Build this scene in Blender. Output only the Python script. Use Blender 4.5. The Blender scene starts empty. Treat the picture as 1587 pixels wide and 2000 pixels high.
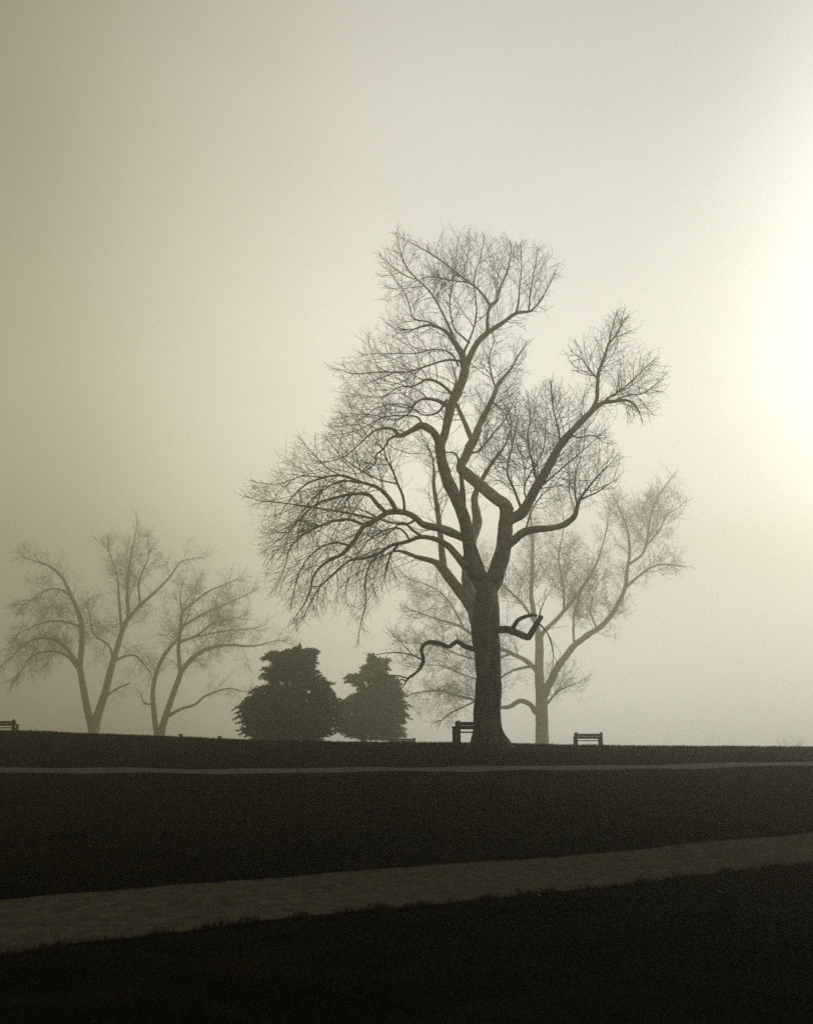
import bpy, math, random
import numpy as np
from mathutils import Vector, noise

R = math.radians
scene = bpy.context.scene
col = scene.collection
rng = random.Random(11)
nrng = np.random.default_rng(5)

# ------------------------------------------------------------------ camera, sky, sun, exposure
F_PX, W_PX, H_PX = 1800.0, 1587.0, 2000.0          # focal length and frame of the photograph in its pixels
HORIZON = 1460.0
PITCH = math.atan((HORIZON - H_PX / 2) / F_PX)
EYE = 1.6
cam_d = bpy.data.cameras.new("camera")
cam = bpy.data.objects.new("camera", cam_d)
col.objects.link(cam)
cam.location = (0, 0, EYE)
cam.rotation_euler = (R(90) + PITCH, 0, 0)
cam_d.sensor_fit = 'VERTICAL'
cam_d.sensor_height = 24.0
cam_d.lens = 24.0 * F_PX / H_PX
cam_d.clip_start = 0.1
cam_d.clip_end = 3000
cam_d.dof.use_dof = True
cam_d.dof.focus_distance = 33.0
cam_d.dof.aperture_fstop = cam_d.lens / 1000 / 0.02
scene.camera = cam

SUN_AZ, SUN_EL = R(50), R(21)                         # clockwise from the view direction; height above the horizon
sun_dir = Vector((math.sin(SUN_AZ) * math.cos(SUN_EL), math.cos(SUN_AZ) * math.cos(SUN_EL), math.sin(SUN_EL)))

world = bpy.data.worlds.new("World")
scene.world = world
world.use_nodes = True
nt = world.node_tree
nt.nodes.clear()
def wn(kind, **kw):
    n = nt.nodes.new(kind)
    for k, v in kw.items():
        setattr(n, k, v)
    return n
wout = wn("ShaderNodeOutputWorld")
sky = wn("ShaderNodeTexSky", sky_type='NISHITA', sun_disc=False)
sky.sun_elevation = SUN_EL
sky.sun_rotation = SUN_AZ
sky.air_density = 1.0
sky.dust_density = 3.0
sky.ozone_density = 1.0
bw = wn("ShaderNodeRGBToBW")
nt.links.new(sky.outputs[0], bw.inputs[0])
tint = wn("ShaderNodeMix", data_type='RGBA', blend_type='MULTIPLY')
tint.inputs[0].default_value = 1.0
nt.links.new(bw.outputs[0], tint.inputs[6])
tint.inputs[7].default_value = (0.36, 0.35, 0.32, 1)
bg_sky = wn("ShaderNodeBackground")
bg_sky.inputs[1].default_value = 0.05
nt.links.new(tint.outputs[2], bg_sky.inputs[0])
# the bright patch of mist round the hidden sun, thinning out into grey cloud all round
tc = wn("ShaderNodeTexCoord")
dot = wn("ShaderNodeVectorMath", operation='DOT_PRODUCT')
dot.inputs[1].default_value = sun_dir
nt.links.new(tc.outputs['Generated'], dot.inputs[0])
ac = wn("ShaderNodeMath", operation='ARCCOSINE')
nt.links.new(dot.outputs['Value'], ac.inputs[0])
dv = wn("ShaderNodeMath", operation='DIVIDE')
dv.inputs[1].default_value = math.pi
nt.links.new(ac.outputs[0], dv.inputs[0])
ramp = wn("ShaderNodeValToRGB")
ramp.color_ramp.interpolation = 'B_SPLINE'
stops = [(0, (1.0, .995, .98)), (20, (1.0, .995, .985)), (24, (.82, .812, .79)), (29, (.64, .63, .605)), (36, (.70, .687, .655)), (43, (.80, .785, .74)), (48, (.80, .777, .715)), (53, (.72, .687, .60)),
         (60, (.57, .535, .437)), (67, (.35, .32, .238)), (76, (.29, .262, .19)), (95, (.25, .224, .158)), (180, (.24, .214, .15))]
el = ramp.color_ramp.elements
while len(el) > 1:
    el.remove(el[-1])
for i, (a, c) in enumerate(stops):
    e = el[0] if i == 0 else el.new(a / 180.0)
    e.position = a / 180.0
    e.color = (*c, 1)
nt.links.new(dv.outputs[0], ramp.inputs[0])
bg_mist = wn("ShaderNodeBackground")
# the mist bank glows a little above the horizon and thins out overhead
sep = wn("ShaderNodeSeparateXYZ")
nt.links.new(tc.outputs['Generated'], sep.inputs[0])
lift = wn("ShaderNodeValToRGB")
lift.color_ramp.interpolation = 'B_SPLINE'
le = lift.color_ramp.elements
while len(le) > 1:
    le.remove(le[-1])
for i, (a, c) in enumerate([(0, .58), (.05, .68), (.15, .92), (.30, .81), (.5, .545), (.68, .36), (1, .26)]):
    e = le[0] if i == 0 else le.new(a)
    e.position = a
    e.color = (c, c, c, 1)
nt.links.new(sep.outputs[2], lift.inputs[0])
lift2 = wn("ShaderNodeMath", operation='MULTIPLY')
lift2.inputs[1].default_value = 1.6
nt.links.new(lift.outputs[0], lift2.inputs[0])
bank = wn("ShaderNodeTexNoise")
bank.inputs['Scale'].default_value = 2.6
bank.inputs['Detail'].default_value = 3
stretch_ = wn("ShaderNodeMapping")
stretch_.inputs['Scale'].default_value = (1, 1, 2.6)
nt.links.new(tc.outputs['Generated'], stretch_.inputs[0])
nt.links.new(stretch_.outputs[0], bank.inputs['Vector'])
bankr = wn("ShaderNodeMapRange")
bankr.inputs['To Min'].default_value = 0.90
bankr.inputs['To Max'].default_value = 1.10
nt.links.new(bank.outputs['Fac'], bankr.inputs['Value'])
bmul = wn("ShaderNodeMath", operation='MULTIPLY')
nt.links.new(lift2.outputs[0], bmul.inputs[0])
nt.links.new(bankr.outputs[0], bmul.inputs[1])
nt.links.new(bmul.outputs[0], bg_mist.inputs[1])
nt.links.new(ramp.outputs[0], bg_mist.inputs[0])
add = wn("ShaderNodeAddShader")
nt.links.new(bg_sky.outputs[0], add.inputs[0])
nt.links.new(bg_mist.outputs[0], add.inputs[1])
nt.links.new(add.outputs[0], wout.inputs[0])

sun_l = bpy.data.lights.new("sun", 'SUN')
sun_l.energy = 0.5
sun_l.angle = R(16)
sun_l.color = (1.0, 0.97, 0.91)
sun_o = bpy.data.objects.new("sun", sun_l)
col.objects.link(sun_o)
sun_o.location = (30, 60, 60)
sun_o.rotation_euler = sun_dir.to_track_quat('Z', 'Y').to_euler()

scene.view_settings.view_transform = 'Standard'
scene.view_settings.look = 'None'
scene.view_settings.gamma = 1
scene.view_settings.use_curve_mapping = False
scene.view_settings.exposure = 0.42
scene.render.engine = 'CYCLES'
scene.cycles.volume_bounces = 0
scene.cycles.max_bounces = 4
scene.cycles.diffuse_bounces = 2
scene.cycles.use_denoising = False
scene.cycles.use_adaptive_sampling = False
scene.cycles.sample_clamp_direct = 3.0
scene.cycles.sample_clamp_indirect = 1.0
scene.render.filter_size = 2.0

# ------------------------------------------------------------------ helpers
CP, SP = math.cos(PITCH), math.sin(PITCH)
def ray(px, py):
    cx, cy = (px - W_PX / 2) / F_PX, (H_PX / 2 - py) / F_PX
    return cx, CP - cy * SP, SP + cy * CP
def at(px, py, Y):
    """the point at distance Y in front of the camera that the photograph shows at px, py; and metres per pixel there"""
    dx, dy, dz = ray(px, py)
    s = Y / dy
    return Vector((dx * s, Y, EYE + dz * s)), s / F_PX
def proj(p):
    x, y, z = p[0], p[1], p[2] - EYE
    d = y * CP + z * SP
    u = -y * SP + z * CP
    return W_PX / 2 + F_PX * x / d, H_PX / 2 - F_PX * u / d
def z_at(py, Y):
    dx, dy, dz = ray(W_PX / 2, py)
    return EYE + dz * Y / dy

def tag(o, label=None, cat=None, group=None, kind=None):
    if label: o['label'] = label
    if cat: o['category'] = cat
    if group: o['group'] = group
    if kind: o['kind'] = kind
    return o
def empty(name, loc, rz=0.0):
    o = bpy.data.objects.new(name, None)
    o.empty_display_size = 0.3
    o.location = loc
    o.rotation_euler = (0, 0, rz)
    col.objects.link(o)
    return o
def link_mesh(name, me, mat, parent=None, local=False):
    o = bpy.data.objects.new(name, me)
    if mat and not me.materials:
        me.materials.append(mat)
    col.objects.link(o)
    if parent:
        o.parent = parent
        if not local:                                       # mesh given in world coordinates: keep it there
            o.matrix_parent_inverse = parent_matrix(parent).inverted()
    return o
def parent_matrix(o):
    from mathutils import Matrix, Euler
    m = Matrix.LocRotScale(o.location, o.rotation_euler, o.scale)
    return (parent_matrix(o.parent) @ o.matrix_parent_inverse @ m) if o.parent else m
def np_mesh(name, verts, quads=None, tris=None, smooth=True):
    me = bpy.data.meshes.new(name)
    verts = np.asarray(verts, dtype=np.float32).reshape(-1, 3)
    nq = 0 if quads is None else len(quads)
    ntr = 0 if tris is None else len(tris)
    me.vertices.add(len(verts))
    me.vertices.foreach_set("co", verts.ravel())
    idx, tot = [], []
    if nq:
        idx.append(np.asarray(quads, dtype=np.int32).ravel()); tot.append(np.full(nq, 4, dtype=np.int32))
    if ntr:
        idx.append(np.asarray(tris, dtype=np.int32).ravel()); tot.append(np.full(ntr, 3, dtype=np.int32))
    idx = np.concatenate(idx); tot = np.concatenate(tot)
    me.loops.add(len(idx)); me.loops.foreach_set("vertex_index", idx)
    me.polygons.add(len(tot))
    me.polygons.foreach_set("loop_start", np.concatenate([[0], np.cumsum(tot)[:-1]]).astype(np.int32))
    me.polygons.foreach_set("loop_total", tot)
    me.update(calc_edges=True)
    me.polygons.foreach_set("use_smooth", np.full(len(tot), smooth, dtype=bool))
    return me

def catmull(pts, n):
    """smooth curve through pts (rows), n samples per span"""
    P = np.asarray(pts, dtype=float)
    if len(P) < 3:
        t = np.linspace(0, 1, n + 1)[:, None]
        return P[0] * (1 - t) + P[1] * t
    E = np.vstack([2 * P[0] - P[1], P, 2 * P[-1] - P[-2]])
    out = []
    for i in range(1, len(E) - 2):
        p0, p1, p2, p3 = E[i - 1], E[i], E[i + 1], E[i + 2]
        t = np.linspace(0, 1, n, endpoint=False)[:, None]
        out.append(0.5 * ((2 * p1) + (-p0 + p2) * t + (2 * p0 - 5 * p1 + 4 * p2 - p3) * t ** 2 + (-p0 + 3 * p1 - 3 * p2 + p3) * t ** 3))
    out.append(P[-1:])
    return np.vstack(out)

def tube_arrays(C, rad, sides, lump=0.08, furrow=0.0, seed=0.0):
    C = np.asarray(C); n = len(C)
    T = np.gradient(C, axis=0)
    T /= np.linalg.norm(T, axis=1)[:, None] + 1e-9
    ref = np.array([0.0, 1.0, 0.0]) if abs(T[0][1]) < 0.9 else np.array([1.0, 0, 0])
    U = np.cross(T, ref); U /= np.linalg.norm(U, axis=1)[:, None] + 1e-9
    V = np.cross(T, U)
    a = np.linspace(0, 2 * np.pi, sides, endpoint=False)
    verts = np.zeros((n, sides, 3))
    for k in range(n):
        r = rad[k]
        for j in range(sides):
            d = U[k] * math.cos(a[j]) + V[k] * math.sin(a[j])
            q = C[k] + d * r
            m = 1 + lump * noise.noise(Vector((q[0] * 1.7 / (r + .15) * .35 + seed, q[1] * 2.3, q[2] * 2.1)))
            if furrow:
                m += furrow * noise.noise(Vector((q[0] * 9 + seed, q[1] * 9, q[2] * 1.4)))
            verts[k, j] = C[k] + d * r * m
    idx = np.arange(n * sides).reshape(n, sides)
    nx = np.roll(idx, -1, axis=1)
    quads = np.stack([idx[:-1], nx[:-1], nx[1:], idx[1:]], axis=-1).reshape(-1, 4)
    return verts.reshape(-1, 3), quads
def tube_mesh(name, C, rad, sides, **kw):
    v, q = tube_arrays(C, rad, sides, **kw)
    tip = len(v)
    v = np.vstack([v, np.asarray(C[-1])[None], np.asarray(C[0])[None]])
    last = np.arange(tip - sides, tip)
    tris = np.stack([last, np.roll(last, -1), np.full(sides, tip)], axis=-1)
    first = np.arange(sides)
    tris2 = np.stack([np.roll(first, -1), first, np.full(sides, tip + 1)], axis=-1)
    return np_mesh(name, v, q, np.vstack([tris, tris2]))
def segs_mesh(name, segs, sides=3):
    """thin twigs: rows x0 y0 z0 r0 x1 y1 z1 r1, each a little prism"""
    S = np.asarray(segs, dtype=float)
    p0, r0, p1, r1 = S[:, :3], S[:, 3], S[:, 4:7], S[:, 7]
    T = p1 - p0
    T /= np.linalg.norm(T, axis=1)[:, None] + 1e-9
    ref = np.where(np.abs(T[:, 1:2]) < 0.9, np.array([[0.0, 1.0, 0.0]]), np.array([[1.0, 0, 0]]))
    U = np.cross(T, ref); U /= np.linalg.norm(U, axis=1)[:, None] + 1e-9
    V = np.cross(T, U)
    rings = []
    for p, r in ((p0, r0), (p1, r1)):
        for j in range(sides):
            a = 2 * math.pi * j / sides
            rings.append(p + (U * math.cos(a) + V * math.sin(a)) * r[:, None])
    v = np.stack(rings, axis=1).reshape(-1, 3)
    b = (np.arange(len(S)) * 2 * sides)[:, None]
    quads = [np.concatenate([b + j, b + (j + 1) % sides, b + sides + (j + 1) % sides, b + sides + j], axis=1) for j in range(sides)]
    return np_mesh(name, v, np.vstack(quads))

def in_poly(x, y, poly):
    c = False
    j = len(poly) - 1
    for i in range(len(poly)):
        xi, yi = poly[i]; xj, yj = poly[j]
        if (yi > y) != (yj > y) and x < (xj - xi) * (y - yi) / (yj - yi) + xi:
            c = not c
        j = i
    return c

# ------------------------------------------------------------------ materials
def material(name, c1, c2, scale=6.0, rough=0.9, bump=0.3, bscale=30.0, stretch=(1, 1, 1), detail=6, lo=0.35, hi=0.65, spec=0.1):
    m = bpy.data.materials.new(name)
    m.use_nodes = True
    t = m.node_tree
    p = t.nodes["Principled BSDF"]
    tcn = t.nodes.new("ShaderNodeTexCoord")
    mp = t.nodes.new("ShaderNodeMapping")
    mp.inputs['Scale'].default_value = stretch
    t.links.new(tcn.outputs['Object'], mp.inputs[0])
    n1 = t.nodes.new("ShaderNodeTexNoise")
    n1.inputs['Scale'].default_value = scale
    n1.inputs['Detail'].default_value = detail
    n1.inputs['Roughness'].default_value = 0.65
    t.links.new(mp.outputs[0], n1.inputs['Vector'])
    r = t.nodes.new("ShaderNodeValToRGB")
    r.color_ramp.elements[0].position = lo
    r.color_ramp.elements[1].position = hi
    r.color_ramp.elements[0].color = (*c1, 1)
    r.color_ramp.elements[1].color = (*c2, 1)
    t.links.new(n1.outputs['Fac'], r.inputs[0])
    t.links.new(r.outputs[0], p.inputs['Base Color'])
    p.inputs['Roughness'].default_value = rough
    p.inputs['Specular IOR Level'].default_value = spec
    if bump:
        n2 = t.nodes.new("ShaderNodeTexNoise")
        n2.inputs['Scale'].default_value = bscale
        n2.inputs['Detail'].default_value = 5
        t.links.new(mp.outputs[0], n2.inputs['Vector'])
        b = t.nodes.new("ShaderNodeBump")
        b.inputs['Strength'].default_value = bump
        b.inputs['Distance'].default_value = 0.03
        t.links.new(n2.outputs['Fac'], b.inputs['Height'])
        t.links.new(b.outputs[0], p.inputs['Normal'])
    return m
M = dict(
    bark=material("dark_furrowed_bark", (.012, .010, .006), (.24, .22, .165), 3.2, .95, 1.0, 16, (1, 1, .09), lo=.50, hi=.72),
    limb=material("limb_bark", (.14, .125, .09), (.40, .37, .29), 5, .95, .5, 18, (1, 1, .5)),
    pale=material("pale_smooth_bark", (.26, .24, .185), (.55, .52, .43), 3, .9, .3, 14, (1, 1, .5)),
    twig=material("twig_bark", (.18, .165, .125), (.38, .355, .285), 4, .95, 0),
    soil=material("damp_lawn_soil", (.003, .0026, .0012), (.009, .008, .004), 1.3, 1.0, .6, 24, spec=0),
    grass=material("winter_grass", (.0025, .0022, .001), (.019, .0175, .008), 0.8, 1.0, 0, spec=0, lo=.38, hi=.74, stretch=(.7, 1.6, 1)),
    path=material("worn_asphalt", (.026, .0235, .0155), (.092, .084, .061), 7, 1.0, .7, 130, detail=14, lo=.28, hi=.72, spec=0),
    gravel=material('pale_packed_gravel', (.045, .041, .03), (.085, .077, .057), 30, .95, .4, 120, detail=8),
    timber=material("weathered_timber", (.018, .015, .010), (.05, .044, .03), 8, .9, .4, 20, (1, 1, 1)),
    needle=material("cedar_needles", (.012, .0115, .006), (.14, .13, .08), 1.3, .95, 0),
    litter=material("dry_leaves", (.07, .064, .045), (.20, .185, .14), 9, .9, 0),
)

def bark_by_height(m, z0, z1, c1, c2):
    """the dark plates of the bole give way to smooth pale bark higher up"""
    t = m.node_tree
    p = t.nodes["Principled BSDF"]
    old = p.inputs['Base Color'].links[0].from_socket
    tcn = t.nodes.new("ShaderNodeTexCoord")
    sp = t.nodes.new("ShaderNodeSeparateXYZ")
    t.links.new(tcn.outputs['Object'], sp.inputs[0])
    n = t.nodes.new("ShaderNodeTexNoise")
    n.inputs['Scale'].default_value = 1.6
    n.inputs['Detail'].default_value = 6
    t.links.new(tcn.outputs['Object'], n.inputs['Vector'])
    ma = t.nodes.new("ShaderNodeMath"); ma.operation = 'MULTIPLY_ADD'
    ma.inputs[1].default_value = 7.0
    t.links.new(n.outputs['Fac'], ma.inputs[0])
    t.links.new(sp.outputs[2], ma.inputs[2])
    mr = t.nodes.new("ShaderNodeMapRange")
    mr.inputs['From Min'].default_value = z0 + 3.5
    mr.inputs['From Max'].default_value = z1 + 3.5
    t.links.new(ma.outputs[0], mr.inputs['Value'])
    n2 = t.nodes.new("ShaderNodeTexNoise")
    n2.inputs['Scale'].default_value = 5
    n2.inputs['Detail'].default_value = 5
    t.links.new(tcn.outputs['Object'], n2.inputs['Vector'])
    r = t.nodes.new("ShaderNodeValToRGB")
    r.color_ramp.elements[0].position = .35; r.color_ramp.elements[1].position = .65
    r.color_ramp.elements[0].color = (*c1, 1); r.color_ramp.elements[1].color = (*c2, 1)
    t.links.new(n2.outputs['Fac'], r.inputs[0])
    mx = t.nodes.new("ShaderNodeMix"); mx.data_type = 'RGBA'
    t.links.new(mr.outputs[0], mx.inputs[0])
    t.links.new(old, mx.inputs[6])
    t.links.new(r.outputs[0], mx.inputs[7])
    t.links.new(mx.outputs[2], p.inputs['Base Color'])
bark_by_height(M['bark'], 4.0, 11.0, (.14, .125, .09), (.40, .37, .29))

# ------------------------------------------------------------------ terrain
CREST = [(-1500, 1400), (-400, 1413), (0, 1427), (170, 1432), (310, 1437), (480, 1446.5), (700, 1450), (955, 1452.5), (1057, 1456), (1250, 1457.5), (1587, 1461), (2200, 1466), (3500, 1470)]
FARPATH = [(-1500, 1504), (-400, 1505), (0, 1506), (350, 1506.5), (500, 1507), (700, 1505.5), (1000, 1502), (1259, 1498), (1587, 1492), (2200, 1480), (3500, 1470)]
Y_PATH, Y_CREST = 24.0, 36.0
def _interp(tab, x):
    a = np.array(tab, dtype=float)
    k = [0] * 5
    x = np.asarray(x, dtype=float)
    out = 0
    for dx_, w in ((-90, .15), (-45, .2), (0, .3), (45, .2), (90, .15)):      # rounded corners
        out = out + w * np.interp(x + dx_, a[:, 0], a[:, 1])
    return out
def _zrow(py, Y):
    cy = (H_PX / 2 - py) / F_PX
    return EYE + (SP + cy * CP) * Y / (CP - cy * SP)
KY = np.array([-60, -5, 4, 8, 12, 18, 24, 30, 36, 46, 60, 95, 150, 420.0])
def terrain(X, Y):
    X = np.atleast_1d(np.asarray(X, dtype=float)); Y = np.atleast_1d(np.asarray(Y, dtype=float))
    zp = _zrow(_interp(FARPATH, W_PX / 2 + F_PX * 1.032 ** -1 * X / Y_PATH * 1.0), Y_PATH)
    zc = _zrow(_interp(CREST, W_PX / 2 + F_PX * 1.032 ** -1 * X / Y_CREST), Y_CREST)
    zeros = np.zeros_like(zp)
    vals = np.stack([zeros, zeros, zeros + .0, zp * .02, zp * .14, zp * .53, zp, zp + (zc - zp) * .56, zc, zc - .07, zc - .3, zc - 1.1, zc - 2.0, zc * 0 - 2.5], axis=-1)
    m = np.zeros_like(vals)
    m[..., 1:-1] = (vals[..., 2:] - vals[..., :-2]) / (KY[2:] - KY[:-2])
    i = np.clip(np.searchsorted(KY, Y, side='right') - 1, 0, len(KY) - 2)
    h = KY[i + 1] - KY[i]
    t = np.clip((Y - KY[i]) / h, 0, 1)
    g = lambda A, k: np.take_along_axis(A, k[..., None], axis=-1)[..., 0]
    v0, v1, m0, m1 = g(vals, i), g(vals, i + 1), g(m, i), g(m, i + 1)
    z = (2 * t**3 - 3 * t**2 + 1) * v0 + (t**3 - 2 * t**2 + t) * h * m0 + (-2 * t**3 + 3 * t**2) * v1 + (t**3 - t**2) * h * m1
    z = z + .018 * np.sin(X * .9 + 1.3 * np.sin(Y * .5)) * np.cos(Y * .7 + X * .3) + .01 * np.sin(X * 2.1 + Y * 1.7)
    return z
def tz(x, y):
    return float(terrain(x, y)[0])
def on_ground(px, py):
    """where the sight line through a pixel meets the ground (near slope)"""
    dx, dy, dz = ray(px, py)
    lo, hi = 1.0, 60.0
    Y = lo
    while Y < hi:
        if EYE + dz * Y / dy < tz(dx * Y / dy, Y): break
        Y += 0.25
    a, b = Y - .25, Y
    for _ in range(24):
        mid = (a + b) / 2
        if EYE + dz * mid / dy < tz(dx * mid / dy, mid): b = mid
        else: a = mid
    return dx * a / dy, a

def axis_pos(fine, step, grow, end):
    out = [0.0]; s = step
    while out[-1] < end:
        if out[-1] >= fine: s *= grow
        out.append(out[-1] + s)
    out[-1] = end
    return np.array(out)
xp = axis_pos(13, .28, 1.06, 152); xs = np.concatenate([-xp[::-1][:-1], xp])
yp = axis_pos(50, .24, 1.06, 152); yn = axis_pos(2, .5, 1.15, 50)
ys = np.concatenate([-yn[::-1][:-1], yp])
XX, YY = np.meshgrid(xs, ys)
ZZ = terrain(XX.ravel(), YY.ravel()).reshape(XX.shape)
gi = np.arange(XX.size).reshape(XX.shape)
gq = np.stack([gi[:-1, :-1], gi[:-1, 1:], gi[1:, 1:], gi[1:, :-1]], axis=-1).reshape(-1, 4)
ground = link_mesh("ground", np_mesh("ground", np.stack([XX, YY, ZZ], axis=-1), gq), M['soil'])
tag(ground, 'dark winter lawn sloping up to the misty crest', 'ground', kind='structure')

# the near path, its edges taken where the photograph shows them on the ground
FAR_EDGE = [(0, 1761), (136, 1747), (302, 1735), (403, 1727), (529, 1717), (630, 1708), (795, 1696), (953, 1683), (1089, 1676), (1240, 1662), (1331, 1651), (1442, 1641), (1587, 1626)]
NEAR_EDGE = [(0, 1868), (76, 1860), (166, 1843), (282, 1832), (403, 1816), (529, 1799), (655, 1787), (795, 1774), (913, 1762), (1000, 1754), (1069, 1748), (1205, 1732), (1316, 1718), (1442, 1702), (1587, 1687)]
def edge_world(tab):
    P = np.array([on_ground(*p) for p in tab])
    s0 = (P[2] - P[0]) / np.linalg.norm(P[2] - P[0]); s1 = (P[-1] - P[-4]) / np.linalg.norm(P[-1] - P[-4])
    return np.vstack([P[0] - s0 * 14, P[0] - s0 * 5, P, P[-1] + s1 * 8, P[-1] + s1 * 25])
EF, EN = edge_world(FAR_EDGE), edge_world(NEAR_EDGE)
def resample(P, n):
    d = np.concatenate([[0], np.cumsum(np.linalg.norm(np.diff(P, axis=0), axis=1))])
    s = np.linspace(0, d[-1], n)
    return np.stack([np.interp(s, d, P[:, 0]), np.interp(s, d, P[:, 1])], axis=-1)
NS = 420
rf, rn_ = resample(EF, NS), resample(EN, NS)
wob = np.array([noise.noise(Vector((i * .11, 3.1, 0))) * .05 + noise.noise(Vector((i * .5, 7.7, 0))) * .025 for i in range(NS)])
wob2 = np.array([noise.noise(Vector((i * .11, 9.1, 0))) * .03 + noise.noise(Vector((i * .5, 1.7, 0))) * .015 for i in range(NS)])
across = (rf - rn_) / np.linalg.norm(rf - rn_, axis=1)[:, None]
rn_ = rn_ + across * wob[:, None]; rf = rf + across * wob2[:, None]
def strip(name, A, B, lift, nc, mat):
    t = np.linspace(0, 1, nc)[None, :, None]
    P = A[:, None, :] * (1 - t) + B[:, None, :] * t
    z = terrain(P[..., 0].ravel(), P[..., 1].ravel()).reshape(P.shape[:2]) + lift
    v = np.concatenate([P, z[..., None]], axis=-1)
    gi = np.arange(v.shape[0] * nc).reshape(-1, nc)
    q = np.stack([gi[:-1, :-1], gi[1:, :-1], gi[1:, 1:], gi[:-1, 1:]], axis=-1).reshape(-1, 4)
    return link_mesh(name, np_mesh(name, v, q), mat)
near_path = strip("path", rn_, rf, .014, 14, M['path'])
tag(near_path, 'wide asphalt footpath crossing the dark lawn in front', 'path', kind='structure')
xx = np.linspace(-60, 60, 400)
w_ = np.array([noise.noise(Vector((x * .5, 0, 4))) * .07 for x in xx])
A2 = np.stack([xx, Y_PATH - .58 + w_], axis=-1); B2 = np.stack([xx, Y_PATH + .58 + w_ * .3], axis=-1)
far_path = strip("path", A2, B2, .02, 8, M['gravel'])
tag(far_path, 'narrow pale footpath running level below the crest', 'path', kind='structure')

# ------------------------------------------------------------------ haze
def box_mesh(name, lo, hi):
    (x0, y0, z0), (x1, y1, z1) = lo, hi
    v = [(x0, y0, z0), (x1, y0, z0), (x1, y1, z0), (x0, y1, z0), (x0, y0, z1), (x1, y0, z1), (x1, y1, z1), (x0, y1, z1)]
    q = [(0, 3, 2, 1), (4, 5, 6, 7), (0, 1, 5, 4), (1, 2, 6, 5), (2, 3, 7, 6), (3, 0, 4, 7)]
    return np_mesh(name, v, q, smooth=False)
HAZE_DENSITY = 0.0094
hm = bpy.data.materials.new("mist")
hm.use_nodes = True
hm.node_tree.nodes.clear()
ho = hm.node_tree.nodes.new("ShaderNodeOutputMaterial")
hv = hm.node_tree.nodes.new("ShaderNodeVolumePrincipled")
hv.inputs['Color'].default_value = (0.985, 0.93, 0.69, 1)
hv.inputs['Density'].default_value = HAZE_DENSITY
hv.inputs['Anisotropy'].default_value = 0.87
hm.node_tree.links.new(hv.outputs[0], ho.inputs['Volume'])
haze = link_mesh("haze", box_mesh("haze", (-156, -54, float(ZZ.min()) - 1.0), (156, 156, 36.5)), hm)
tag(haze, 'pale morning mist filling the whole park', 'mist', kind='stuff')

# ------------------------------------------------------------------ bare trees
def perp(d):
    v = Vector((rng.gauss(0, 1), rng.gauss(0, 1) * .8, rng.gauss(0, 1)))
    v -= d * v.dot(d)
    return v.normalized()

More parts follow.
